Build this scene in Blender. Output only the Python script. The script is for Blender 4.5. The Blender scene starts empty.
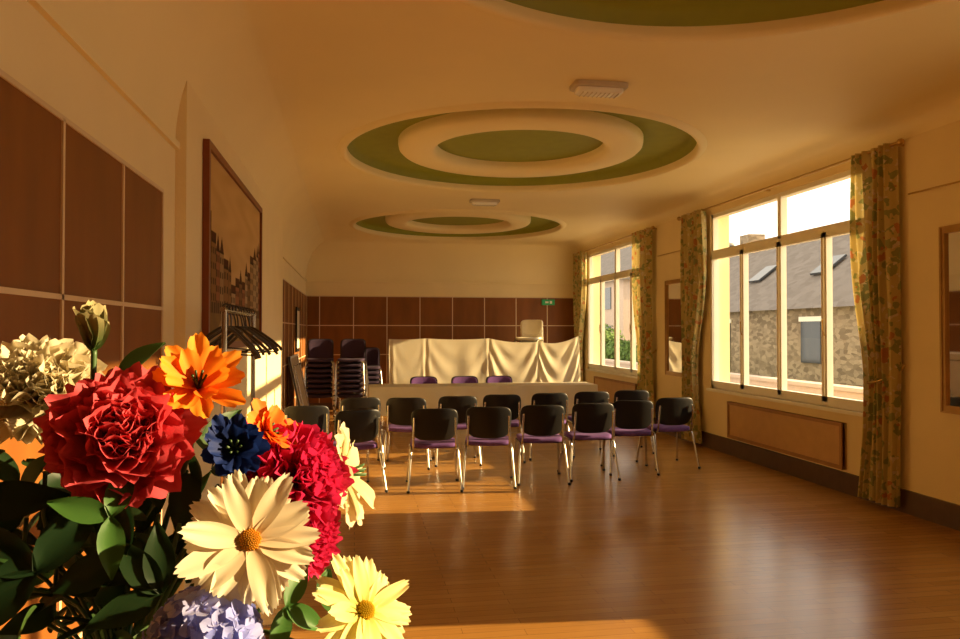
import bpy, math, random
from mathutils import Vector, Matrix
from math import sin, cos, pi, sqrt, radians
random.seed(7)
sc = bpy.context.scene
try:
    sc.view_settings.view_transform = 'Standard'
except Exception: pass

# ------------------------------------------------------------ materials
def new_mat(name):
    m = bpy.data.materials.new(name); m.use_nodes = True
    nt = m.node_tree
    b = nt.nodes.get('Principled BSDF')
    return m, nt, b
def mat(name, col, rough=0.6, metal=0.0, noise=0.0, nscale=8.0, bump=0.0, bscale=40.0, stretch=(1,1,1), spec=0.5):
    m, nt, b = new_mat(name)
    b.inputs['Base Color'].default_value = (*col, 1)
    b.inputs['Roughness'].default_value = rough
    b.inputs['Metallic'].default_value = metal
    b.inputs['Specular IOR Level'].default_value = spec
    tc = nt.nodes.new('ShaderNodeTexCoord'); mp = nt.nodes.new('ShaderNodeMapping')
    mp.inputs['Scale'].default_value = stretch
    nt.links.new(tc.outputs['Object'], mp.inputs['Vector'])
    n = nt.nodes.new('ShaderNodeTexNoise'); n.inputs['Scale'].default_value = nscale; n.inputs['Detail'].default_value = 5
    nt.links.new(mp.outputs['Vector'], n.inputs['Vector'])
    r = nt.nodes.new('ShaderNodeValToRGB')
    k = noise
    r.color_ramp.elements[0].position = 0.3; r.color_ramp.elements[1].position = 0.7
    r.color_ramp.elements[0].color = tuple(max(0, c*(1-k)) for c in col)+(1,)
    r.color_ramp.elements[1].color = tuple(min(1, c*(1+k)) for c in col)+(1,)
    nt.links.new(n.outputs['Fac'], r.inputs['Fac'])
    nt.links.new(r.outputs['Color'], b.inputs['Base Color'])
    if bump > 0:
        n2 = nt.nodes.new('ShaderNodeTexNoise'); n2.inputs['Scale'].default_value = bscale
        nt.links.new(mp.outputs['Vector'], n2.inputs['Vector'])
        bp = nt.nodes.new('ShaderNodeBump'); bp.inputs['Strength'].default_value = bump; bp.inputs['Distance'].default_value = 0.01
        nt.links.new(n2.outputs['Fac'], bp.inputs['Height']); nt.links.new(bp.outputs['Normal'], b.inputs['Normal'])
    return m
def translucent_mat(name, col=None, fac=0.4, attr=None, rough=0.7, noise=0.0):
    m, nt, b = new_mat(name)
    b.inputs['Roughness'].default_value = rough
    b.inputs['Specular IOR Level'].default_value = 0.25
    tr = nt.nodes.new('ShaderNodeBsdfTranslucent')
    mx = nt.nodes.new('ShaderNodeMixShader'); mx.inputs[0].default_value = fac
    out = nt.nodes.get('Material Output')
    nt.links.new(b.outputs[0], mx.inputs[1]); nt.links.new(tr.outputs[0], mx.inputs[2]); nt.links.new(mx.outputs[0], out.inputs['Surface'])
    if attr:
        a = nt.nodes.new('ShaderNodeAttribute'); a.attribute_name = attr
        nt.links.new(a.outputs['Color'], b.inputs['Base Color']); nt.links.new(a.outputs['Color'], tr.inputs['Color'])
    else:
        b.inputs['Base Color'].default_value = (*col, 1); tr.inputs['Color'].default_value = (*col, 1)
    return m

M_wall = mat('cream_plaster', (0.85, 0.69, 0.38), 0.75, noise=0.03, nscale=2, bump=0.15, bscale=60)
M_ceil = mat('cream_ceiling', (0.89, 0.74, 0.41), 0.6, noise=0.02, nscale=1.5, bump=0.05, bscale=30)
M_green = mat('olive_paint', (0.26, 0.27, 0.02), 0.6, noise=0.05)
M_white = mat('white_paint', (0.85, 0.80, 0.66), 0.4, noise=0.02)
M_lamp = mat('lamp_lens', (0.92, 0.90, 0.84), 0.25, noise=0.02)
M_lamph = mat('lamp_housing', (0.55, 0.48, 0.38), 0.5, noise=0.02)
M_strip = mat('cream_strip', (0.70, 0.52, 0.30), 0.5, noise=0.03)
M_panel = mat('brown_wood_panel', (0.21, 0.070, 0.010), 0.5, noise=0.15, nscale=6, stretch=(1, 1, 0.25), spec=.3)
M_base = mat('dark_baseboard', (0.09, 0.045, 0.022), 0.5, noise=0.15, nscale=10)
M_chrome = mat('chrome_tube', (0.50, 0.47, 0.42), 0.25, 1.0, noise=0.02)
M_black = mat('black_plastic', (0.010, 0.009, 0.008), 0.4, noise=0.1, spec=.3)
M_purple = mat('purple_fabric', (0.12, 0.045, 0.19), 0.9, noise=0.15, nscale=60)
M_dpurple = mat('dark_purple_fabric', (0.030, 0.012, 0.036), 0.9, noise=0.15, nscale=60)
M_cloth = translucent_mat('ivory_cloth', (0.86, 0.78, 0.58), 0.3)
M_brass = mat('brass', (0.55, 0.36, 0.12), 0.3, 1.0, noise=0.03)
M_gilt = mat('gilt_frame', (0.42, 0.24, 0.08), 0.4, 0.6, noise=0.1)
M_redframe = mat('mahogany_frame', (0.20, 0.045, 0.012), 0.4, noise=0.1)
M_grille = mat('tan_convector_panel', (0.55, 0.33, 0.14), 0.6, noise=0.05)
M_grillef = mat('wood_convector_frame', (0.36, 0.18, 0.07), 0.5, noise=0.1)
M_cream_pl = mat('cream_plastic', (0.85, 0.76, 0.55), 0.45, noise=0.03)
M_hanger = mat('dark_hanger', (0.03, 0.02, 0.015), 0.35, noise=0.1)
M_sign = mat('exit_sign_green', (0.02, 0.42, 0.12), 0.4, noise=0.02)
M_tabletop = mat('table_laminate', (0.55, 0.38, 0.2), 0.4, noise=0.05)
M_vase = mat('ceramic_vase', (0.5, 0.42, 0.3), 0.2, noise=0.05)
M_stem = mat('stem_green', (0.04, 0.09, 0.02), 0.5, noise=0.1)
M_petal = translucent_mat('petals', attr='Col', fac=0.35, rough=0.65)
M_leaf = translucent_mat('leaves', attr='Col', fac=0.3, rough=0.45)
# floor
M_floor, nt, b = new_mat('parquet_floor')
tc = nt.nodes.new('ShaderNodeTexCoord')
br = nt.nodes.new('ShaderNodeTexBrick'); br.inputs['Scale'].default_value = 1.0
br.inputs['Brick Width'].default_value = 0.9; br.inputs['Row Height'].default_value = 0.075
br.inputs['Mortar Size'].default_value = 0.0015; br.inputs['Mortar Smooth'].default_value = 0.3
br.inputs['Color1'].default_value = (0.46, 0.225, 0.055, 1); br.inputs['Color2'].default_value = (0.38, 0.18, 0.042, 1)
br.inputs['Mortar'].default_value = (0.16, 0.07, 0.018, 1); br.offset = 0.37
nt.links.new(tc.outputs['Object'], br.inputs['Vector'])
mp = nt.nodes.new('ShaderNodeMapping'); mp.inputs['Scale'].default_value = (1.5, 30, 1)
nt.links.new(tc.outputs['Object'], mp.inputs['Vector'])
nz = nt.nodes.new('ShaderNodeTexNoise'); nz.inputs['Scale'].default_value = 2.5; nz.inputs['Detail'].default_value = 6
nt.links.new(mp.outputs['Vector'], nz.inputs['Vector'])
rp = nt.nodes.new('ShaderNodeValToRGB'); rp.color_ramp.elements[0].color = (0.72, 0.72, 0.72, 1); rp.color_ramp.elements[1].color = (1.15, 1.15, 1.15, 1)
nt.links.new(nz.outputs['Fac'], rp.inputs['Fac'])
mx = nt.nodes.new('ShaderNodeMix'); mx.data_type = 'RGBA'; mx.blend_type = 'MULTIPLY'; mx.inputs['Factor'].default_value = 1
nt.links.new(br.outputs['Color'], mx.inputs['A']); nt.links.new(rp.outputs['Color'], mx.inputs['B'])
nt.links.new(mx.outputs['Result'], b.inputs['Base Color'])
b.inputs['Roughness'].default_value = 0.25
nb = nt.nodes.new('ShaderNodeTexNoise'); nb.inputs['Scale'].default_value = 3.0
nt.links.new(tc.outputs['Object'], nb.inputs['Vector'])
bp = nt.nodes.new('ShaderNodeBump'); bp.inputs['Strength'].default_value = 0.12; bp.inputs['Distance'].default_value = 0.02
nt.links.new(nb.outputs['Fac'], bp.inputs['Height']); nt.links.new(bp.outputs['Normal'], b.inputs['Normal'])
# glass
M_glass, nt, b = new_mat('window_glass')
nt.nodes.remove(b)
t = nt.nodes.new('ShaderNodeBsdfTransparent'); g = nt.nodes.new('ShaderNodeBsdfGlossy'); g.inputs['Roughness'].default_value = 0.02
mxs = nt.nodes.new('ShaderNodeMixShader'); mxs.inputs[0].default_value = 0.035
nt.links.new(t.outputs[0], mxs.inputs[1]); nt.links.new(g.outputs[0], mxs.inputs[2])
nt.links.new(mxs.outputs[0], nt.nodes['Material Output'].inputs['Surface'])
M_mirror = mat('mirror_glass', (0.85, 0.83, 0.78), 0.03, 1.0)
def stone_mat(name, c1, c2, scale):
    m, nt, b = new_mat(name)
    tc = nt.nodes.new('ShaderNodeTexCoord'); v = nt.nodes.new('ShaderNodeTexVoronoi'); v.inputs['Scale'].default_value = scale
    mp = nt.nodes.new('ShaderNodeMapping'); mp.inputs['Scale'].default_value = (1, 1, 2.0)
    nt.links.new(tc.outputs['Object'], mp.inputs['Vector']); nt.links.new(mp.outputs['Vector'], v.inputs['Vector'])
    r = nt.nodes.new('ShaderNodeValToRGB'); r.color_ramp.elements[0].color = (*c1, 1); r.color_ramp.elements[1].color = (*c2, 1)
    s = nt.nodes.new('ShaderNodeSeparateColor'); nt.links.new(v.outputs['Color'], s.inputs[0]); nt.links.new(s.outputs[0], r.inputs['Fac'])
    nt.links.new(r.outputs['Color'], b.inputs['Base Color']); b.inputs['Roughness'].default_value = 0.9
    return m
M_stone = stone_mat('rubble_stone', (0.17, 0.12, 0.07), (0.36, 0.27, 0.17), 5.0)
M_slate = stone_mat('slate_roof', (0.14, 0.115, 0.095), (0.19, 0.16, 0.135), 3.0)
M_asph = mat('asphalt', (0.34, 0.30, 0.25), 0.9, noise=0.1, nscale=3)
M_grass = mat('lawn_grass', (0.15, 0.22, 0.04), 0.9, noise=0.3, nscale=12)
M_render = mat('pink_render', (0.55, 0.42, 0.32), 0.9, noise=0.05)
M_bush = mat('hedge_leaves', (0.10, 0.17, 0.025), 0.8, noise=0.5, nscale=14)
M_darkglass = mat('dark_pane', (0.05, 0.055, 0.06), 0.1)
M_steel = mat('painted_steel', (0.2, 0.2, 0.2), 0.5)
# floral curtain
M_curt, nt, b = new_mat('floral_curtain')
tc = nt.nodes.new('ShaderNodeTexCoord')
nzz = nt.nodes.new('ShaderNodeTexNoise'); nzz.inputs['Scale'].default_value = 12; nt.links.new(tc.outputs['Object'], nzz.inputs['Vector'])
mixv = nt.nodes.new('ShaderNodeMix'); mixv.data_type = 'RGBA'; mixv.inputs['Factor'].default_value = 0.12
nt.links.new(tc.outputs['Object'], mixv.inputs['A']); nt.links.new(nzz.outputs['Color'], mixv.inputs['B'])
def vor(scale, thr):
    v = nt.nodes.new('ShaderNodeTexVoronoi'); v.inputs['Scale'].default_value = scale
    nt.links.new(mixv.outputs['Result'], v.inputs['Vector'])
    mt = nt.nodes.new('ShaderNodeMath'); mt.operation = 'LESS_THAN'; mt.inputs[1].default_value = thr
    nt.links.new(v.outputs['Distance'], mt.inputs[0]); return mt
base = (0.60, 0.48, 0.19, 1)
v1 = vor(11.0, 0.40); v2 = vor(8.0, 0.25); v3 = vor(15.0, 0.27)
m1 = nt.nodes.new('ShaderNodeMix'); m1.data_type = 'RGBA'; m1.inputs['A'].default_value = base; m1.inputs['B'].default_value = (0.30, 0.31, 0.11, 1)
m2 = nt.nodes.new('ShaderNodeMix'); m2.data_type = 'RGBA'; m2.inputs['B'].default_value = (0.52, 0.22, 0.08, 1)
m3 = nt.nodes.new('ShaderNodeMix'); m3.data_type = 'RGBA'; m3.inputs['B'].default_value = (0.68, 0.58, 0.34, 1)
nt.links.new(v1.outputs[0], m1.inputs['Factor']); nt.links.new(v3.outputs[0], m3.inputs['Factor']); nt.links.new(v2.outputs[0], m2.inputs['Factor'])
nt.links.new(m1.outputs['Result'], m3.inputs['A']); nt.links.new(m3.outputs['Result'], m2.inputs['A'])
nt.links.new(m2.outputs['Result'], b.inputs['Base Color']); b.inputs['Roughness'].default_value = 0.85
trn = nt.nodes.new('ShaderNodeBsdfTranslucent'); nt.links.new(m2.outputs['Result'], trn.inputs['Color'])
mxs = nt.nodes.new('ShaderNodeMixShader'); mxs.inputs[0].default_value = 0.22
nt.links.new(b.outputs[0], mxs.inputs[1]); nt.links.new(trn.outputs[0], mxs.inputs[2]); nt.links.new(mxs.outputs[0], nt.nodes['Material Output'].inputs['Surface'])
# painting canvas
M_canvas, nt, b = new_mat('painted_canvas')
a = nt.nodes.new('ShaderNodeAttribute'); a.attribute_name = 'Col'; nt.links.new(a.outputs['Color'], b.inputs['Base Color']); b.inputs['Roughness'].default_value = 0.9
b.inputs['Specular IOR Level'].default_value = 0.05

# ------------------------------------------------------------ mesh builder
class MB:
    def __init__(s): s.v=[]; s.f=[]; s.m=[]; s.c=[]
    def add(s, vs, fs, mi=0, cols=None, M=None):
        o=len(s.v)
        for p in vs:
            p=Vector(p)
            if M is not None: p=M@p
            s.v.append(tuple(p))
        s.c += (cols if cols else [(1,1,1,1)]*len(vs))
        for f in fs: s.f.append(tuple(i+o for i in f)); s.m.append(mi)
    def box(s, lo, hi, mi=0, M=None):
        x0,y0,z0=lo; x1,y1,z1=hi
        s.add([(x0,y0,z0),(x1,y0,z0),(x1,y1,z0),(x0,y1,z0),(x0,y0,z1),(x1,y0,z1),(x1,y1,z1),(x0,y1,z1)],
              [(0,3,2,1),(4,5,6,7),(0,1,5,4),(1,2,6,5),(2,3,7,6),(3,0,4,7)],mi,M=M)
    def tube(s, pts, r, mi=0, n=8, M=None, smoothn=0):
        pts=[Vector(p) for p in pts]
        if smoothn:
            for _ in range(smoothn):
                q=[pts[0]]
                for i in range(len(pts)-1):
                    q.append(pts[i].lerp(pts[i+1],.25)); q.append(pts[i].lerp(pts[i+1],.75))
                q.append(pts[-1]); pts=q
        rr = r if isinstance(r,(list,tuple)) else None
        vs=[];fs=[]; prev=None
        N=len(pts)
        for i,p in enumerate(pts):
            d=(pts[min(i+1,N-1)]-pts[max(i-1,0)])
            if d.length<1e-9: d=Vector((0,0,1))
            d.normalize()
            if prev is None:
                up=Vector((0,0,1)) if abs(d.z)<.9 else Vector((1,0,0))
                a=d.cross(up).normalized()
            else:
                a=(prev-d*prev.dot(d))
                if a.length<1e-6: a=d.orthogonal()
                a.normalize()
            prev=a; bb=d.cross(a)
            rad = r if rr is None else rr[0]+(rr[1]-rr[0])*i/(N-1)
            for k in range(n):
                an=2*pi*k/n; vs.append(p+a*cos(an)*rad+bb*sin(an)*rad)
        for i in range(N-1):
            for k in range(n):
                k2=(k+1)%n; fs.append((i*n+k,i*n+k2,(i+1)*n+k2,(i+1)*n+k))
        fs.append(tuple(range(n-1,-1,-1))); fs.append(tuple((N-1)*n+k for k in range(n)))
        s.add(vs,fs,mi,M=M)
    def lathe(s, prof, c, mi=0, n=96, M=None):
        vs=[];fs=[]
        for (r,z) in prof:
            for k in range(n):
                an=2*pi*k/n; vs.append((c[0]+r*cos(an),c[1]+r*sin(an),c[2]+z))
        for i in range(len(prof)-1):
            for k in range(n):
                k2=(k+1)%n; fs.append((i*n+k,i*n+k2,(i+1)*n+k2,(i+1)*n+k))
        s.add(vs,fs,mi,M=M)
    def sell(s, c, size, e1=.3, e2=.3, mi=0, M=None, nu=24, nv=12, fn=None):
        sg=lambda x,e: (abs(x)**e)*(1 if x>=0 else -1)
        vs=[];fs=[]
        for i in range(nv+1):
            ph=-pi/2+pi*i/nv
            for k in range(nu):
                th=2*pi*k/nu
                x=sg(cos(ph),e1)*sg(cos(th),e2); y=sg(cos(ph),e1)*sg(sin(th),e2); z=sg(sin(ph),e1)
                p=Vector((x*size[0],y*size[1],z*size[2]))
                if fn: p=fn(p)
                vs.append((p.x+c[0],p.y+c[1],p.z+c[2]))
        for i in range(nv):
            for k in range(nu):
                k2=(k+1)%nu; fs.append((i*nu+k,i*nu+k2,(i+1)*nu+k2,(i+1)*nu+k))
        s.add(vs,fs,mi,M=M)
    def mesh(s, name, mats, ang=0.7, smooth=True):
        me=bpy.data.meshes.new(name); me.from_pydata(s.v,[],s.f)
        for m in mats: me.materials.append(m)
        me.polygons.foreach_set('material_index', s.m)
        ca=me.color_attributes.new('Col','FLOAT_COLOR','POINT')
        flat=[x for c in s.c for x in c]; ca.data.foreach_set('color', flat)
        me.update()
        if smooth:
            me.shade_smooth()
            try: me.set_sharp_from_angle(angle=ang)
            except Exception: pass
        return me
    def obj(s, name, mats, ang=0.7, smooth=True, parent=None):
        o=bpy.data.objects.new(name, s.mesh(name,mats,ang,smooth)); sc.collection.objects.link(o)
        if parent: o.parent=parent
        return o
def empty(name, loc=(0,0,0)):
    e=bpy.data.objects.new(name,None); e.location=loc; e.empty_display_size=.1; sc.collection.objects.link(e); return e

# ------------------------------------------------------------ room
XL,XR,YF,YB,ZC=-1.0,4.8,-3.0,15.6,3.5
WINS=[(-0.45,3.72,5),(6.15,9.46,4),(11.6,14.87,4)]  # first window unseen, widened by a casement to let sun reach the flowers
SILL,WTOP,TRN=0.82,3.19,2.66
m=MB(); m.box((XL-.3,YF-.3,-.12),(XR+.3,YB+.3,0)); m.obj('floor',[M_floor],smooth=False)
m=MB(); m.box((XL-.25,YF-.25,0),(XL,YB+.25,3.72)); m.obj('wall_left',[M_wall],smooth=False)
m=MB(); m.box((XL,YB,0),(XR,YB+.25,3.72)); m.obj('wall_back',[M_wall],smooth=False)
m=MB(); m.box((XL,YF-.25,0),(XR,YF,3.72)); m.obj('wall_front',[M_wall],smooth=False)
m=MB()
W0,W1=XR,XR+.28
m.box((W0,YF-.25,0),(W1,YB+.25,SILL)); m.box((W0,YF-.25,WTOP),(W1,YB+.25,3.72))
prev=YF-.25
for a0,b0,_ in WINS:
    m.box((W0,prev,SILL),(W1,a0,WTOP)); prev=b0
m.box((W0,prev,SILL),(W1,YB+.25,WTOP))
m.obj('wall_right',[M_wall],smooth=False)
m=MB(); m.box((XL,4.38,0),(XL+.06,10.05,3.05)); m.obj('wall_left_pilaster',[M_wall],smooth=False)

# ceiling
LB,RB,BB,FB=XL+.6,XR-.35,YB-.27,YF+.3
R=1.86; CXS=[1.72,1.77,1.85]; CYS=[2.60,7.87,13.33]
m=MB()
yb=[FB,5.15,10.55,BB]
NS=128; ROUT=R+.10
for ci,cy in enumerate(CYS):
    CX=CXS[ci]
    y0,y1=yb[ci],yb[ci+1]
    angs=set(2*pi*k/NS for k in range(NS))
    for cxn,cyn in ((LB,y0),(RB,y0),(RB,y1),(LB,y1)):
        angs.add(math.atan2(cyn-cy,cxn-CX)%(2*pi))
    angs=sorted(angs); n=len(angs); vi=[];vo=[]
    for a in angs:
        c,s_=cos(a),sin(a)
        t=1e9
        if c>1e-9: t=min(t,(RB-CX)/c)
        if c<-1e-9: t=min(t,(LB-CX)/c)
        if s_>1e-9: t=min(t,(y1-cy)/s_)
        if s_<-1e-9: t=min(t,(y0-cy)/s_)
        vi.append((CX+ROUT*c,cy+ROUT*s_,ZC)); vo.append((CX+t*c,cy+t*s_,ZC))
    m.add(vi+vo,[(k,(k+1)%n,n+(k+1)%n,n+k) for k in range(n)],0)
    m.lathe([(ROUT,0),(R+.085,-.012),(R+.06,-.03),(R+.03,-.035),(R+.008,-.025),(R,0),(R,.05)],(CX,cy,ZC),0)
    m.lathe([(R,.05),(R-.03,.12),(R-.08,.15),(1.0,.155),(0.001,.155)],(CX,cy,ZC),1)
    m.lathe([(1.32,.16),(1.32,.11),(1.312,.07),(1.285,.045),(1.22,.028),(1.10,.022),(.99,.028),(.945,.045),(.918,.07),(.91,.11),(.91,.16)],(CX,cy,ZC),0)
rings=[]
for k in range(19):
    th=pi/2*k/18
    z=2.65+.85*sin(th); il=.6*(1-cos(th)); ib=.3*(1-cos(th))
    t=max(0,(z-3.3)/.2); ir=.35*(1-sqrt(max(0,1-t*t)))
    rings.append((z,il,ib,ir))
vs=[]
for z,il,ib,ir in rings:
    vs+=[(XL+il,YF+ib,z),(XR-ir,YF+ib,z),(XR-ir,YB-ib*.9,z),(XL+il,YB-ib*.9,z)]
fs=[]
for k in range(18):
    for e in range(4):
        if e==1 and rings[k][0]<3.3: continue
        a=k*4+e; b_=k*4+(e+1)%4
        fs.append((a,b_,b_+4,a+4))
m.add(vs,fs,0)
m.box((XL-.25,YF-.25,3.72),(XR+.28,YB+.25,3.88),0)  # unseen slab added over the ceiling to stop sun leaking in
m.obj('ceiling',[M_ceil,M_green],ang=0.9)
m=MB()
m.box((XL,YB-.03,2.62),(XR,YB,2.66)); m.obj('trim_1',[M_ceil])
m=MB()
m.box((XL,YF,2.62),(XL+.025,4.38,2.66)); m.box((XL,10.05,2.62),(XL+.025,YB,2.66)); m.obj('trim_2',[M_ceil])
m=MB()
for a0,b0 in ((4.25,5.75),(10.25,11.2)):
    m.tube([(XR-.02,a0,2.80),(XR-.02,b0,2.80)],.008,0)
m.obj('trim_3',[M_brass])

def panelling(name, fixed, axis, a0, a1, step, off, rows, sgn=1):
    m=MB(); t=.02
    def bx(lo,hi,z0,z1,d0,d1,mi):
        if axis=='y': m.box((min(fixed+sgn*d0,fixed+sgn*d1),lo,z0),(max(fixed+sgn*d0,fixed+sgn*d1),hi,z1),mi)
        else: m.box((lo,min(fixed+sgn*d0,fixed+sgn*d1),z0),(hi,max(fixed+sgn*d0,fixed+sgn*d1),z1),mi)
    bx(a0,a1,.12,rows[0],0,t,0)
    for r in rows:
        bx(a0,a1,r-.009,r+.009,0,t+.007,1)
    a=off
    while a<=a1+.01:
        if a>=a0-.01: bx(a-.009,a+.009,.12,rows[0],0,t+.007,1)
        a+=step
    return m.obj(name,[M_panel,M_strip],smooth=False)
rows=[2.32,1.715,1.11,.5]
panelling('wall_left_panelling',XL,'y',YF,4.02,.66,YF+.42,rows)
panelling('wall_left_panelling.001',XL,'y',10.07,YB-.05,.66,10.08,rows)
panelling('wall_back_panelling',YB,'x',XL+.03,XR-.01,.69,XL+.28,rows,sgn=-1)
m=MB(); m.box((XR-.03,YF,0),(XR,YB-.03,.2)); m.obj('baseboard_right',[M_base],smooth=False)
m=MB(); m.box((XL+.0,YF,0),(XL+.028,4.38,.12)); m.box((XL+.06,4.38,0),(XL+.085,10.05,.12)); m.box((XL,10.05,0),(XL+.028,YB,.12)); m.obj('baseboard_left',[M_base],smooth=False)
m=MB(); m.box((XL+.03,YB-.03,0),(XR-.03,YB,.12)); m.obj('baseboard_back',[M_base],smooth=False)

RODZ=3.25
for wi,(a0,b0,nc) in enumerate(WINS):
    m=MB(); x0,x1=XR+.02,XR+.09
    f=.05
    m.box((x0,a0,SILL),(x1,a0+f,WTOP)); m.box((x0,b0-f,SILL),(x1,b0,WTOP))
    m.box((x0,a0,SILL),(x1,b0,SILL+f)); m.box((x0,a0,WTOP-f),(x1,b0,WTOP)); m.box((x0-.01,a0,TRN-.035),(x1,b0,TRN+.035))
    w=(b0-a0)/nc
    for i in range(nc):
        c0,c1=a0+i*w,a0+(i+1)*w
        g=.045; xa,xb=x0-.02,x1-.02
        m.box((xa,c0+.004,SILL+f),(xb,c0+g,TRN-.035)); m.box((xa,c1-g,SILL+f),(xb,c1-.004,TRN-.035))
        m.box((xa,c0+.004,SILL+f),(xb,c1-.004,SILL+f+.055)); m.box((xa,c0+.004,TRN-.09),(xb,c1-.004,TRN-.035))
        m.add([(x0+.02,c0+g,SILL+f+.05),(x0+.02,c1-g,SILL+f+.05),(x0+.02,c1-g,TRN-.08),(x0+.02,c0+g,TRN-.08)],[(0,1,2,3)],1)
        if i%2==0: m.tube([(xa-.015,c1-.02,1.55),(xa-.03,c1-.02,1.6),(xa-.03,c1-.02,1.72)],.008,2)
    mid=(a0+b0)/2
    m.box((x0-.01,mid-.035,TRN),(x1,mid+.035,WTOP))
    for (q0,q1) in ((a0+f,mid-.035),(mid+.035,b0-f)):
        m.add([(x0+.02,q0,TRN+.035),(x0+.02,q1,TRN+.035),(x0+.02,q1,WTOP-f),(x0+.02,q0,WTOP-f)],[(0,1,2,3)],1)
    m.box((XR-.05,a0-.04,SILL-.035),(x1,b0+.04,SILL),0)
    m.obj('window_%d'%(wi+1),[M_white,M_glass,M_brass],smooth=False)
    c0,c1=a0+.48,b0-.55
    m=MB(); m.box((XR-.045,c0,.23),(XR-.001,c1,.69),1); 
    for (l,h) in (((c0,.23),(c1,.265)),((c0,.655),(c1,.69)),((c0,.265),(c0+.035,.655)),((c1-.035,.265),(c1,.655))):
        m.box((XR-.06,l[0],l[1]),(XR-.02,h[0],h[1]),0)
    m.obj('convector_cover',[M_grillef,M_grille],smooth=False)
    m=MB(); xr=XR-.11
    r0,r1=a0-.42,min(b0+.75,YB-.12)
    m.tube([(xr,r0,RODZ),(xr,r1,RODZ)],.014,0,n=12)
    for y in (r0,r1): m.sell((xr,y,RODZ),(.03,.035,.03),1,1,0)
    for y in (r0+.1,(r0+r1)/2,r1-.1):
        m.tube([(XR,y,RODZ),(xr,y,RODZ)],.009,0)
    m.obj('curtain_rod',[M_brass])

def curtain(y0,y1,anchor,nf=6,tie=True,seed=0,zb=.05,amp=.045,squeeze=.42):
    rnd=random.Random(seed); m=MB(); nu,nv=110,50; vs=[];fs=[]
    zt=RODZ+.02; ph=[rnd.uniform(0,6) for _ in range(4)]
    for j in range(nv+1):
        z=zt+(zb-zt)*j/nv
        w=1-squeeze*math.exp(-((z-1.15)/(.75 if z>1.15 else 1.3))**2)
        for i in range(nu+1):
            s_=i/nu
            y=y0+(y1-y0)*s_; y=anchor+(y-anchor)*w
            x=XR-.11+amp*sin(2*pi*nf*s_+ph[0]+.6*sin(z*1.3+ph[1]))+.012*sin(2*pi*nf*2.3*s_+ph[2]+z)
            y+=.012*sin(z*2+s_*9+ph[3])
            vs.append((x,y,z))
    for j in range(nv):
        for i in range(nu):
            a=j*(nu+1)+i; fs.append((a,a+1,a+nu+2,a+nu+1))
    m.add(vs,fs,0)
    if tie:
        w=1-squeeze; ya,yb_=anchor+(y0-anchor)*w,anchor+(y1-anchor)*w
        lo,hi=min(ya,yb_)-.02,max(ya,yb_)+.02
        m.tube([(XR-.01,anchor,1.3),(XR-.06,anchor,1.24),(XR-.175,(lo+hi)/2,1.13),(XR-.12,hi if anchor<hi-.1 else lo,1.12),(XR-.05,(lo+hi)/2,1.15)],.012,1,smoothn=2)
    return m.obj('floral_curtain',[M_curt,M_brass],ang=3)
curtain(5.81,6.38,5.83,seed=1,squeeze=.34)
curtain(9.42,10.06,10.04,seed=2)
curtain(11.28,12.05,11.3,seed=3)
curtain(14.75,15.42,15.4,seed=4)
curtain(3.6,4.2,4.2,seed=5)

def mirror(y0,y1,z0,z1):
    m=MB(); f=.06; x0,x1=XR-.035,XR
    m.box((x0,y0,z0),(x1,y0+f,z1)); m.box((x0,y1-f,z0),(x1,y1,z1)); m.box((x0,y0+f,z0),(x1,y1-f,z0+f)); m.box((x0,y0+f,z1-f),(x1,y1-f,z1))
    m.box((x0-.008,y0+.015,z0+.015),(x0,y0+.03,z1-.015)); m.box((x0-.008,y1-.03,z0+.015),(x0,y1-.015,z1-.015))
    m.box((XR-.015,y0+f,z0+f),(XR-.012,y1-f,z1-f),1)
    m.obj('wall_mirror',[M_gilt,M_mirror],smooth=False)
mirror(4.72,5.40,.93,2.46); mirror(10.22,10.90,.92,2.38)

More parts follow.
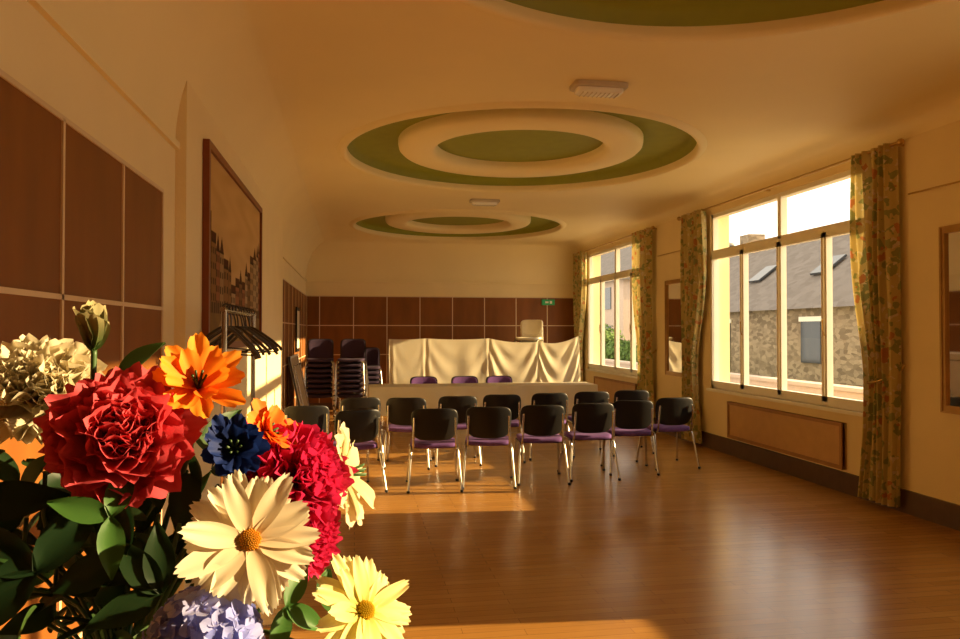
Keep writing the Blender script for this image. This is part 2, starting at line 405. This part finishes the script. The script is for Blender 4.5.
def painting():
    m=MB(); x=XL+.062; y0,y1,z0,z1=4.82,7.5,1.47,2.80; f=.05
    m.box((x,y0,z0),(x+.04,y0+f,z1)); m.box((x,y1-f,z0),(x+.04,y1,z1)); m.box((x,y0+f,z0),(x+.04,y1-f,z0+f)); m.box((x,y0+f,z1-f),(x+.04,y1-f,z1))
    nx,nz=360,170; vs=[];fs=[];cols=[]
    rnd=random.Random(3)
    tints=[(.26,.14,.055),(.34,.21,.09),(.20,.11,.05),(.30,.13,.06),(.38,.26,.13)]
    blds=[]; u=0
    while u<1:
        w=rnd.uniform(.04,.085); c=u+w/2
        h=.66-.85*c if c<.42 else .25+ .68*(c-.42)
        h=max(.30,h)+rnd.uniform(-.05,.06)
        blds.append((u,u+w,h,rnd.choice(tints),rnd.random()<.6,rnd.choice([2,3,4]))); u+=w
    for j in range(nz+1):
        for i in range(nx+1):
            a,b_=i/nx,j/nz
            vs.append((x+.02,y0+f+(y1-y0-2*f)*a,z0+f+(z1-z0-2*f)*b_))
            n=.5+.5*sin(a*17+sin(b_*23)*2)*sin(b_*13+a*5)
            col=(.46+.10*b_+.07*n,.29+.06*b_+.05*n,.125+.03*n)
            for (l,r_,h,tn,gab,nw) in blds:
                if l<=a<r_:
                    tt=(a-l)/(r_-l); hh=h+(0.09*(1-abs(2*tt-1)) if gab else .05)
                    if b_<hh:
                        col=tn
                        if b_>h: col=(.09,.04,.02)
                        elif b_<h-.03 and .25<(tt*nw)%1<.7 and .35<((h-b_)*12)%1<.8: col=(.07,.045,.025)
                        if tt<.05 or abs(b_-h)<.008: col=(.06,.035,.018)
                        if b_<.22: col=(.10,.06,.03) if .2<(tt*2)%1<.8 else (.2,.12,.06)
            if b_<.16:
                g=.5+.5*sin(a*60+b_*40)
                k=1.0-(.4 if abs(a-.45)>.9*(.30-b_)+.1 and b_>.05 else 0)
                col=((.36+.05*g)*k,(.23+.03*g)*k,(.10)*k)
            cols.append((*col,1))
    for j in range(nz):
        for i in range(nx):
            a=j*(nx+1)+i; fs.append((a,a+1,a+nx+2,a+nx+1))
    m.add(vs,fs,1,cols)
    m.obj('framed_cityscape_painting',[M_redframe,M_canvas],smooth=False)
painting()
m=MB(); m.box((XL+.03,12.6,1.25),(XL+.05,13.2,2.0)); m.box((XL+.05,12.66,1.31),(XL+.053,13.14,1.94),1); m.obj('small_framed_picture',[M_black,M_cream_pl],smooth=False)

m=MB(); m.box((3.98,YB-.09,2.16),(4.26,YB-.03,2.28),0)
m.box((4.05,YB-.094,2.20),(4.12,YB-.09,2.24),1); m.box((4.15,YB-.094,2.19),(4.2,YB-.09,2.25),1)
m.obj('exit_sign',[M_sign,M_white],smooth=False)
for y in (5.45,10.55):
    m=MB()
    m.sell((1.85,y,3.482),(.215,.10,.022),.25,.25,0)
    m.sell((1.85,y,3.455),(.185,.07,.035),.4,.3,1)
    for k in range(9):
        xx=1.85-.14+k*.035; m.box((xx-.003,y-.055,3.416),(xx+.003,y+.055,3.424),0)
    m.obj('emergency_ceiling_light',[M_lamph,M_lamp])

# ------------------------------------------------------------ chairs
def chair_mesh(shell,seatm,name='conference_chair'):
    m=MB()
    def seatfn(p):
        q=p.copy(); q.z+= -.012*(1-min(1,(p.x/.23)**2)) ; 
        if p.y>.12: q.z-=(p.y-.12)**2*1.2
        return q
    m.sell((0,.02,.455),(.235,.215,.03),.45,.38,1,nu=40,nv=12,fn=seatfn)
    m.sell((0,.02,.432),(.225,.205,.015),.4,.38,0,nu=32,nv=8)
    tilt=Matrix.Translation((0,-.235,.665))@Matrix.Rotation(radians(9),4,'X')
    bf=lambda p: Vector((p.x*(1-.12*(p.z<0)*abs(p.z)/.165),p.y+.045*(p.x/.235)**2,p.z))
    m.sell((0,0,0),(.235,.016,.165),.42,.5,0,M=tilt,nu=44,nv=18,fn=bf)
    m.sell((0,.018,.0),(.215,.014,.148),.45,.5,1,M=tilt,nu=40,nv=14,fn=bf)
    for sx in (-1,1):
        m.tube([(sx*.265,.27,0.005),(sx*.25,.235,.2),(sx*.235,.20,.40),(sx*.235,.16,.425),(sx*.235,-.14,.425),(sx*.235,-.18,.40),(sx*.25,-.235,.2),(sx*.265,-.29,.005)],.0125,2,smoothn=2,n=8)
        m.tube([(sx*.215,.15,.415),(sx*.215,-.15,.415),(sx*.215,-.205,.43),(sx*.212,-.225,.50),(sx*.205,-.255,.74)],.0115,2,smoothn=2,n=8)
        for yy in (.27,-.29):
            m.sell((sx*.265,yy,.014),(.017,.017,.014),.6,1,0,nu=12,nv=6)
    m.tube([(-.235,.13,.42),(.235,.13,.42)],.01,2); m.tube([(-.235,-.12,.42),(.235,-.12,.42)],.01,2)
    return m.mesh(name,[shell,seatm,M_chrome],ang=.9)
CH=chair_mesh(M_black,M_purple)
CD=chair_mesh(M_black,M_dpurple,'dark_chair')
def chair(x,y,rot=0,z=0,me=CH,name='conference_chair',parent=None):
    o=bpy.data.objects.new(name,me); o.location=(x,y,z); o.rotation_euler=(0,0,radians(rot)); sc.collection.objects.link(o)
    if parent: o.parent=parent
    return o
for i,x in enumerate([.80,1.38,1.96,2.54,3.10,3.67]):
    chair(x,[7.6,7.67,7.76,7.88,8.1,8.35][i],[3,-2,1,4,-3,8][i]-6)
chair(-.03,7.6,18); chair(-.52,8.1,8)
for i,x in enumerate([.62,1.22,1.80,2.42,3.0,3.6]):
    chair(x,8.85+i*.12,[-4,2,-3,1,3,-2][i]-4)
chair(.05,8.95,5)
for x in (1.15,1.85,2.45): chair(x,12.32,180)
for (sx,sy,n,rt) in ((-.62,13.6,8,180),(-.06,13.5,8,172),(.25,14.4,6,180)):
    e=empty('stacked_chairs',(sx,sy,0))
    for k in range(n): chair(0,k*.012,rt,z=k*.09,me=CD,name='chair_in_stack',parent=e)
CW=chair_mesh(M_cream_pl,M_cream_pl,'plastic_chair')
e=empty('stacked_plastic_chairs',(3.42,14.3,0))
for k in range(11): chair(0,k*.01,150,z=k*.1,me=CW,name='plastic_chair_in_stack',parent=e)

# conference table with cloth
m=MB(); tx0,tx1,ty0,ty1=.22,3.82,11.35,12.0
m.box((tx0+.02,ty0+.02,.715),(tx1-.02,ty1-.02,.74),1)
for x in (tx0+.12,(tx0+tx1)/2,tx1-.12):
    for y in (ty0+.1,ty1-.1): m.tube([(x,y,0),(x,y,.72)],.02,2)
n=260
def pt(s_):
    L=[(tx0,ty0),(tx1,ty0),(tx1,ty1),(tx0,ty1)]
    d=[tx1-tx0,ty1-ty0,tx1-tx0,ty1-ty0]; T=sum(d); t=s_*T
    for k in range(4):
        if t<=d[k] or k==3:
            a=Vector(L[k]); b_=Vector(L[(k+1)%4]); nn=(b_-a).normalized(); return a+nn*min(t,d[k]), Vector((nn.y,-nn.x)), t
        t-=d[k]
vs=[];fs=[]
zs=[.745,.73,.62,.5,.30]
for zi,z in enumerate(zs):
    for k in range(n):
        p,no,t=pt(k/n); a=.0 if zi==0 else (.004+.012*zi/4)
        off=a*(1+sin(t*15+sin(t*5)))
        vs.append((p.x+no.x*off,p.y+no.y*off,z+(.01*sin(t*3) if zi==4 else 0)))
for zi in range(len(zs)-1):
    for k in range(n):
        k2=(k+1)%n; fs.append((zi*n+k,zi*n+k2,(zi+1)*n+k2,(zi+1)*n+k))
fs.append(tuple(range(n)))
m.add(vs,fs,0)
m.obj('conference_table',[M_cloth,M_tabletop,M_chrome],ang=.8)

# draped cloth over display screens
m=MB(); nu,nv=400,60; vs=[];fs=[]
posts=[.60,1.22,2.35,3.25,4.0]
tz=[1.46,1.47,1.47,1.41,1.50]; sg_=[.01,.02,.04,.07]
def seg(x):
    k=0
    while k<3 and x>posts[k+1]: k+=1
    return k,(x-posts[k])/(posts[k+1]-posts[k])
def topz(x):
    k,t=seg(x)
    return tz[k]*(1-t)+tz[k+1]*t - sg_[k]*4*t*(1-t)
for j in range(nv+1):
    t=j/nv
    for i in range(nu+1):
        x=.58+3.44*i/nu; zt=topz(x); z=zt*(1-t)+.12*t
        k=min(range(5),key=lambda q:abs(x-posts[q])); d=x-posts[k]
        fold=.010*math.exp(-(d/.06)**2)*cos(d*45)*(0.4+t)
        f2=.006*min(1,t*3)*sin(x*9+sin(x*3)*2+t)+.004*sin(x*4+t*6)*min(1,t*3)
        kk,ts=seg(x)
        amp=[.001,.003,.008,.012][kk]
        sw=amp*sin(2*pi*(3.2*t+1.6*(2*ts-1)**2)+kk)*min(1,t*5)
        vs.append((x,12.93+.10*(x-2.3)/3.4-.16*t+fold+f2+sw,z))
for j in range(nv):
    for i in range(nu):
        a=j*(nu+1)+i; fs.append((a,a+1,a+nu+2,a+nu+1))
m.add(vs,fs,0)
vs2=[];fs2=[]
for i in range(nu+1):
    x=.58+3.44*i/nu; zt=topz(x); p=Vector(vs[i]); vs2+=[tuple(p),(x,p.y+.07,zt-.003),(x,p.y+.10,zt-.35)]
for i in range(nu):
    for q in range(2): fs2.append((i*3+q,i*3+3+q,i*3+4+q,i*3+1+q))
m.add(vs2,fs2,0)
for p in posts:
    yy=12.975+.10*(p-2.3)/3.4
    m.tube([(p,yy,0),(p,yy,topz(min(3.99,max(.6,p)))-.02)],.014,1)
    m.tube([(p,yy-.12,.012),(p,yy+.2,.012)],.012,1)
m.obj('draped_cloth_screen',[M_cloth,M_chrome],ang=3)

# coat rack
m=MB(); rx=-.66; ya,yb_=3.95,5.05
for y in (ya,yb_):
    m.tube([(rx,y,.07),(rx,y,1.71)],.014,0)
    m.tube([(rx-.18,y,.08),(rx+.25,y,.08)],.013,0)
    for x in (rx-.17,rx+.24): m.sell((x,y,.035),(.03,.015,.033),1,1,1)
m.tube([(rx,ya-.05,1.71),(rx,yb_+.05,1.71)],.014,0,n=10)
m.tube([(rx,ya,.25),(rx,yb_,.25)],.01,0)
rnd=random.Random(5)
for k in range(10):
    y=ya+.06+k*.105; M=Matrix.Translation((rx,y,1.715))@Matrix.Rotation(radians(rnd.uniform(-10,50)),4,'Z')@Matrix.Rotation(radians(rnd.uniform(-7,7)),4,'Y')
    m.tube([(.02,0,-.005),(.014,0,.024),(-.014,0,.026),(-.022,0,0),(-.005,0,-.04),(0,0,-.09)],.0045,1,M=M,smoothn=1,n=6)
    m.tube([(-.19,0,-.25),(-.17,0,-.215),(-.04,0,-.11),(0,0,-.09),(.04,0,-.11),(.17,0,-.215),(.19,0,-.25)],.009,1,M=M,smoothn=1,n=8)
    if k%3==0: m.tube([(-.17,0,-.235),(.17,0,-.235)],.005,1,M=M,n=6)
m.obj('coat_rack',[M_chrome,M_hanger])

M=Matrix.Translation((-.68,11.0,.0))@Matrix.Rotation(radians(-12),4,'Y')
m=MB(); m.box((-.012,0,.02),(.012,1.5,1.25),0,M=M)
for lo,hi in (((-.018,0,.02),(.018,.03,1.25)),((-.018,1.47,.02),(.018,1.5,1.25)),((-.018,0,1.22),(.018,1.5,1.25)),((-.018,0,.02),(.018,1.5,.05))): m.box(lo,hi,1,M=M)
m.tube([(.03,.2,.2),(.03,.2,1.1),(.03,1.3,1.1),(.03,1.3,.2)],.012,2,M=M)
m.obj('leaning_folded_table',[M_tabletop,M_white,M_chrome])

# ------------------------------------------------------------ flowers
def petal(mb,M,L,W,e0,curl,cup,ruf,nf,tr,prof,c0,c1,ph=0,nu=8,nv=6,mi=0,cpow=1.0,rnd=None,fr=0.0):
    vs=[];cols=[];fs=[]
    if abs(curl)<1e-3: curl=1e-3
    jit=rnd.uniform(.9,1.08) if rnd else 1
    for i in range(nu+1):
        t=i/nu; w=W*.5*prof(t)
        for j in range(nv+1):
            v=-1+2*j/nv; te=t*(1-tr*v*v+fr*sin(v*11+ph*3)*t)
            a=e0+curl*te
            r=L*(sin(a)-sin(e0))/curl; z=L*(cos(e0)-cos(a))/curl
            d=cup*W*v*v+ruf*L*te*te*sin(nf*v+ph)
            vs.append((r-sin(a)*d,w*v,z+cos(a)*d))
            k=min(1,max(0,te))**cpow
            cols.append(tuple(min(1,(c0[q]*(1-k)+c1[q]*k)*jit) for q in range(3))+(1,))
    for i in range(nu):
        for j in range(nv):
            q=i*(nv+1)+j; fs.append((q,q+1,q+nv+2,q+nv+1))
    mb.add(vs,fs,mi,cols,M=M)
broad=lambda t: (t**.55)*(1-.18*t**4)+.06
daisyp=lambda t: sin(pi*(.14+.62*t))
leafp=lambda t: sin(pi*min(1,.04+.95*t**.8))+.02
RZ=lambda a: Matrix.Rotation(a,4,'Z')
def frame(c,n,roll=0):
    q=Vector(n).normalized().to_track_quat('Z','Y'); return Matrix.Translation(c)@q.to_matrix().to_4x4()@RZ(roll)
bouquet=empty('flower_bouquet',(-.22,.76,1.2))
BM=Matrix.Translation((-.22,.76,1.2))
def fobj(mb,name,mats=None):
    o=mb.obj(name,mats or [M_petal,M_stem],ang=3); o.parent=bouquet; o.matrix_parent_inverse=BM.inverted(); return o
stems=MB(); NECK=Vector((-.22,.76,1.26))
def stem(c,n,r=.0028):
    c=Vector(c); n=Vector(n).normalized()
    p1=c-n*.05+Vector((0,.0,-.02)); p2=NECK+(c-NECK)*.45+Vector((0,.03,.02))
    stems.tube([c,p1,p2,NECK,NECK+Vector((random.uniform(-.02,.02),random.uniform(-.02,.02),-.2))],r,0,smoothn=2,n=7)
def peony(c,n,Rr,cin,cout,seed,name='peony',layers=7,ruf=.10,cnt0=10,fr=.05,nfr=(5,9),wr=(.8,1.1),inner=22):
    rnd=random.Random(seed); mb=MB(); F=frame(c,n)
    for l in range(layers):
        k=l/(layers-1); cnt=int(cnt0-4*k)
        for q in range(cnt):
            e=radians(0+66*k+rnd.uniform(-12,12)); L=Rr*(1.02-.36*k)*rnd.uniform(.88,1.08)
            M=F@Matrix.Translation((0,0,-.012+.012*k))@RZ(2*pi*(q+.5*(l%2)+rnd.uniform(-.25,.25))/cnt)
            petal(mb,M,L,L*rnd.uniform(*wr),e,radians(38-14*k+rnd.uniform(-8,8)),.14,ruf,rnd.uniform(*nfr),.22,broad,cin,cout,ph=rnd.uniform(0,6),nu=10,nv=14,rnd=rnd,fr=fr)
    for q in range(inner):
        M=F@Matrix.Translation((rnd.uniform(-.28,.28)*Rr,rnd.uniform(-.28,.28)*Rr,Rr*.15))@RZ(rnd.uniform(0,6.28))
        petal(mb,M,Rr*.45,Rr*.36,radians(62+rnd.uniform(-20,25)),radians(20),.15,ruf,nfr[0],.2,broad,cin,cout,ph=rnd.uniform(0,6),nu=6,nv=10,rnd=rnd,fr=fr)
    fobj(mb,name); stem(c,n)
def daisy(c,n,Rr,c0,c1,cc,seed,name='daisy',cnt=15,layers=2,W=.32,e0=8,curl=-6,tilt=0):
    rnd=random.Random(seed); mb=MB(); F=frame(c,n)
    for l in range(layers):
        for q in range(cnt):
            M=F@RZ(2*pi*(q+.5*l+rnd.uniform(-.18,.18))/cnt)@Matrix.Translation((Rr*.08,0,-.003*l))
            L=Rr*rnd.uniform(.80,1.0)*(1-.06*l)
            petal(mb,M,L,Rr*W*rnd.uniform(.8,1.15),radians(e0+rnd.uniform(-12,14)),radians(curl+rnd.uniform(-30,20)),.10,.03,rnd.uniform(4,7),.10,daisyp,c0,c1,ph=rnd.uniform(0,6),nu=9,nv=10,cpow=.6,rnd=rnd,fr=.035)
    for q in range(90):
        rr=Rr*.15*sqrt(q/90); an=q*2.39996
        h=Rr*.09*(1-(q/90))
        o_=len(mb.v); mb.sell((rr*cos(an),rr*sin(an),h+.002),(Rr*.018,Rr*.018,Rr*.035),1,1,0,M=F,nu=6,nv=4)
        k=q/90; col=tuple(cc[z]*(1-.25*(1-k)) for z in range(3))+(1,)
        for z in range(o_,len(mb.v)): mb.c[z]=col
    mb.lathe([(.001,-.012),(Rr*.1,-.01),(Rr*.16,-.002)],(0,0,0),1,n=16,M=F)
    fobj(mb,name); stem(c,n)
def hydrangea(c,n,Rr,col,col2,seed,name='hydrangea',cnt=80,fl=.3):
    rnd=random.Random(seed); mb=MB(); F=frame(c,n)
    for q in range(cnt):
        z=1-1.55*(q+.5)/cnt; r=sqrt(1-z*z); an=q*2.39996
        d=Vector((r*cos(an),r*sin(an),z)); P=F@Matrix.Translation(d*Rr*rnd.uniform(.78,1.0)*.85)@d.to_track_quat('Z','Y').to_matrix().to_4x4()@RZ(rnd.uniform(0,6))
        kk=rnd.random(); cx=tuple(col[i]+(col2[i]-col[i])*kk for i in range(3))
        for p in range(5):
            petal(mb,P@RZ(2*pi*p/5),Rr*fl,Rr*fl*.85,radians(22),radians(-10),.12,.06,5,.25,broad,cx,cx,nu=4,nv=4,rnd=rnd,ph=rnd.uniform(0,6))
    mb.sell((0,0,0),(Rr*.6,)*3,1,1,1,M=F)
    fobj(mb,name); stem(c,n)
def lily(c,n,Rr,c0,c1,seed,name='lily',cnt=6,e0=55,curl=-25,W=.45,layers=1,round_=False):
    rnd=random.Random(seed); mb=MB(); F=frame(c,n)
    for l in range(layers):
        for q in range(cnt):
            M=F@RZ(2*pi*(q+.5*l+rnd.uniform(-.15,.15))/cnt)
            petal(mb,M,Rr*rnd.uniform(.85,1.12)*(1-.15*l),Rr*W,radians(e0+12*l+rnd.uniform(-14,14)),radians(curl+rnd.uniform(-12,12)),.14,.04,5,.2,broad if (W>=.5 or round_) else leafp,c0,c1,ph=rnd.uniform(0,6),nu=9,nv=8,rnd=rnd,fr=.03)
    for q in range(6):
        a=q*1.05; mb.tube([F@Vector((0,0,0)),F@Vector((.006*cos(a),.006*sin(a),Rr*.45))],.0012,1,n=5)
    fobj(mb,name); stem(c,n)

MAG0,MAG1=(.42,.01,.07),(.70,.03,.13)
peony((-.204,.70,1.507),(.22,-.85,.40),.066,(.42,.014,.03),(.70,.09,.11),1,ruf=.10,cnt0=11,layers=8,nfr=(4,7.5),wr=(.85,1.2),fr=.06,inner=20)
peony((-.050,.725,1.460),(.6,-.6,.25),.055,MAG0,MAG1,2,name='carnation',layers=6,ruf=.15,fr=.08)
peony((-.052,.735,1.400),(.7,-.5,.0),.050,MAG0,MAG1,12,name='carnation',layers=5,ruf=.15,fr=.08)
peony((-.088,.77,1.475),(.1,-.6,.6),.045,MAG0,MAG1,13,name='carnation',layers=5,ruf=.15,fr=.08)
daisy((-.083,.62,1.432),(.28,-.9,.28),.056,(.70,.50,.27),(.76,.69,.52),(.75,.34,.02),3,name='white_daisy',cnt=13,W=.34)
daisy((.009,.63,1.366),(.50,-.6,.55),.051,(.70,.58,.08),(.80,.73,.38),(.75,.5,.02),4,name='yellow_daisy',cnt=14,W=.30)
peony((-.308,.80,1.54),(.15,-.8,.55),.064,(.56,.46,.28),(.76,.68,.48),5,name='white_carnation',layers=6,ruf=.13,fr=.06,cnt0=12)
hydrangea((-.116,.615,1.352),(.2,-.7,.5),.050,(.22,.26,.72),(.55,.56,.85),6,name='blue_hydrangea')
lily((-.146,.735,1.545),(.2,-.78,.6),.053,(.78,.14,.01),(.90,.32,.02),7,name='orange_lily',cnt=8,e0=34,curl=-6,W=.42,layers=2,round_=True)
lily((-.085,.72,1.502),(.75,-.5,.5),.034,(.8,.12,.01),(.90,.26,.03),8,name='orange_lily',cnt=7,e0=45,W=.60,layers=3)
lily((-.104,.68,1.495),(.1,-.9,.35),.035,(.006,.012,.07),(.010,.03,.17),9,name='blue_cornflower',cnt=9,e0=25,curl=10,W=.5,layers=2)
lily((-.018,.785,1.450),(.93,-.15,.2),.066,(.62,.50,.22),(.74,.64,.42),10,name='cream_lily',cnt=8,e0=22,curl=-30,W=.50,layers=2)
lily((-.243,.75,1.582),(.05,-.1,1),.044,(.08,.16,.035),(.38,.32,.16),11,name='rose_bud',cnt=6,e0=70,curl=22,W=.66,layers=2)
mb=MB(); rnd=random.Random(21)
G=[(.018,.04,.012),(.025,.06,.014),(.045,.09,.02),(.015,.035,.012)]  # leaf greens darkened to stand in for shadow low in the bouquet
for q in range(190):
    a=rnd.uniform(0,6.28); rr=rnd.uniform(.02,.17)
    c=Vector((-.25+rr*cos(a)*1.15,.78+.10*sin(a)*rr/.17,rnd.uniform(1.27,1.49)))
    n=Vector((rnd.uniform(-1,.6),rnd.uniform(-1,.3),rnd.uniform(.0,1)))
    g=rnd.choice(G); L=rnd.uniform(.03,.07)
    petal(mb,frame(c,n,rnd.uniform(0,6)),L,L*rnd.uniform(.3,.5),radians(rnd.uniform(-10,30)),radians(rnd.uniform(-50,10)),.12,.03,4,.0,leafp,g,tuple(x*1.3 for x in g),nu=8,nv=4,rnd=rnd)
for (c,n,L,g) in [((-.20,.66,1.445),(.3,-.9,.4),.05,(.05,.13,.025)),((-.06,.68,1.355),(.4,-.8,.4),.045,(.05,.14,.025)),((-.03,.68,1.36),(.2,-.8,.6),.03,(.045,.12,.02)),
                  ((-.33,.70,1.45),(.2,-.9,.3),.08,(.012,.03,.009)),((-.26,.67,1.40),(.1,-.9,.2),.08,(.010,.028,.009)),((-.19,.67,1.41),(-.2,-.9,.3),.07,(.012,.03,.009)),((-.16,.66,1.38),(.2,-.9,.3),.06,(.012,.03,.009)),  # near-black greens carry the shadow at the lower left
                  ((-.22,.75,1.56),(-.3,-.6,.3),.05,(.05,.11,.025))]:
    for k in range(3):
        petal(mb,frame(c,n,rnd.uniform(0,6)),L,L*.42,radians(5),radians(-25),.12,.02,4,0,leafp,g,tuple(x*1.4 for x in g),nu=8,nv=4,rnd=rnd)
fobj(mb,'foliage',[M_leaf])
for q in range(26):
    c=(rnd.uniform(-.42,-.12),rnd.uniform(.68,.84),rnd.uniform(1.36,1.5)); stem(c,(rnd.uniform(-.3,.3),rnd.uniform(-.4,.1),1),.002)
fobj(stems,'stems',[M_stem])
m=MB(); m.lathe([(.001,0),(.05,0),(.065,.03),(.085,.10),(.08,.17),(.05,.235),(.047,.26),(.06,.285),(.055,.285),(.043,.26),(.046,.235),(.07,.17),(.001,.03)],(-.22,.76,1.0),0,n=48)
m.obj('flower_vase',[M_vase])
m=MB(); m.lathe([(.001,1.0),(.21,1.0),(.215,.99),(.21,.97),(.03,.96),(.025,.6),(.035,.5),(.025,.4),(.028,.1),(.16,.03),(.17,.0),(.001,0)],(-.22,.76,0),0,n=48)
m.obj('pedestal_table',[M_redframe])

# ------------------------------------------------------------ exterior
m=MB(); m.box((5.08,-30,-.5),(90,110,-.3)); m.obj('street_ground',[M_asph],smooth=False)
m=MB(); m.box((10.5,2,-.3),(13.95,27.5,-.29)); m.obj('grass_verge',[M_grass],smooth=False)
m=MB(); m.box((14,17,-.3),(22,33,2.4),0)
m.add([(13.7,16.8,2.3),(18,16.8,5.5),(18,33.2,5.5),(13.7,33.2,2.3),(22.3,16.8,2.3),(22.3,33.2,2.3)],[(0,1,2,3),(1,4,5,2)],1)
m.add([(14,17,2.4),(22,17,2.4),(18,17,5.4),(14,33,2.4),(22,33,2.4),(18,33,5.4)],[(0,1,2),(3,5,4)],0)
for y in (20.5,26,30): 
    m.box((13.97,y,-.3 if y==26 else .6),(14.02,y+1.0,1.9),2); m.box((13.95,y-.08,1.9),(14.02,y+1.08,2.05),3)
M=Matrix.Translation((15.6,22,3.78))@Matrix.Rotation(-math.atan2(3.2,4.3),4,'Y')
m.box((-.5,0,0),(.5,.8,.08),2,M=M); m.box((-.5,4,0),(.5,4.8,.08),2,M=M)
m.box((17.6,31,5.2),(18.4,31.8,6.0),0)
m.obj('stone_house',[M_stone,M_slate,M_darkglass,M_white],smooth=False)
m=MB()
m.box((15,40,-.3),(24,58,4.6),0)
m.add([(14.7,39.7,4.5),(19.5,39.7,8),(19.5,58.3,8),(14.7,58.3,4.5),(24.3,39.7,4.5),(24.3,58.3,4.5)],[(0,1,2,3),(1,4,5,2),(0,4,1),(3,2,5)],1)
for y in (42,46,50,54):
    for z in (.6,2.9): m.box((14.95,y,z),(15.02,y+1.1,z+1.3),2)
for x in (16.5,20): m.box((x,39.95,2.6),(x+1.1,40.02,3.9),2); 
m.obj('rendered_house',[M_render,M_slate,M_darkglass],smooth=False)
m=MB(); m.box((10.1,9,-.3),(10.4,40,.35),0); m.box((10.05,9,.35),(10.45,40,.43),0); m.obj('garden_wall',[M_render],smooth=False)
def bush(c,s,seed,name='garden_bush'):
    rnd=random.Random(seed); m=MB()
    for q in range(900):
        v=Vector((rnd.gauss(0,1),rnd.gauss(0,1),rnd.gauss(0,1))).normalized()*rnd.uniform(.75,1.0)
        p=Vector((c[0]+v.x*s[0],c[1]+v.y*s[1],max(-.15,c[2]+v.z*s[2])))
        petal(m,frame(p,v+Vector((rnd.uniform(-.5,.5),)*3),rnd.uniform(0,6)),.2,.14,.2,-.5,.1,0,3,0,leafp,(1,1,1),(1,1,1),nu=2,nv=2)
    m.sell(c,(s[0]*.75,s[1]*.75,s[2]*.75),1,1,0)
    m.tube([(c[0],c[1],-.3),(c[0],c[1],c[2])],.08,0)
    m.obj(name,[M_bush])
bush((12.2,33,.5),(1.1,1.6,.7),1); bush((11.8,29.5,.3),(.9,1.2,.5),2); bush((12.5,37,.9),(1.4,1.8,1.1),3); bush((12,45,.9),(1.3,2.5,1.2),4)
m=MB(); m.tube([(12.0,24.5,-.3),(12.0,24.5,4.3),(12.1,24.5,4.6),(12.8,24.5,4.7)],.05,0,smoothn=1); m.sell((13.0,24.5,4.68),(.35,.13,.08),.6,.8,0); m.obj('street_lamp',[M_steel])

# ------------------------------------------------------------ light
el,az=radians(16),radians(4.5)
d=Vector((-cos(el)*cos(az),cos(el)*sin(az),-sin(el)))
L=bpy.data.lights.new('sun','SUN'); L.energy=17; L.angle=radians(.6); L.color=(1,.72,.35)
o=bpy.data.objects.new('sun',L); o.rotation_euler=d.to_track_quat('-Z','Y').to_euler(); o.location=(30,0,12); sc.collection.objects.link(o)
w=bpy.data.worlds.new('World'); sc.world=w; w.use_nodes=True
bg=w.node_tree.nodes['Background']; bg.inputs['Color'].default_value=(1,.90,.74,1); bg.inputs['Strength'].default_value=2.3

cam=bpy.data.cameras.new('camera'); cam.lens=27.75; cam.sensor_width=36; cam.clip_start=.02; cam.clip_end=300
co=bpy.data.objects.new('camera',cam); co.location=(0,0,1.6); co.rotation_euler=(radians(90.89),0,radians(-9.59)); sc.collection.objects.link(co); sc.camera=co
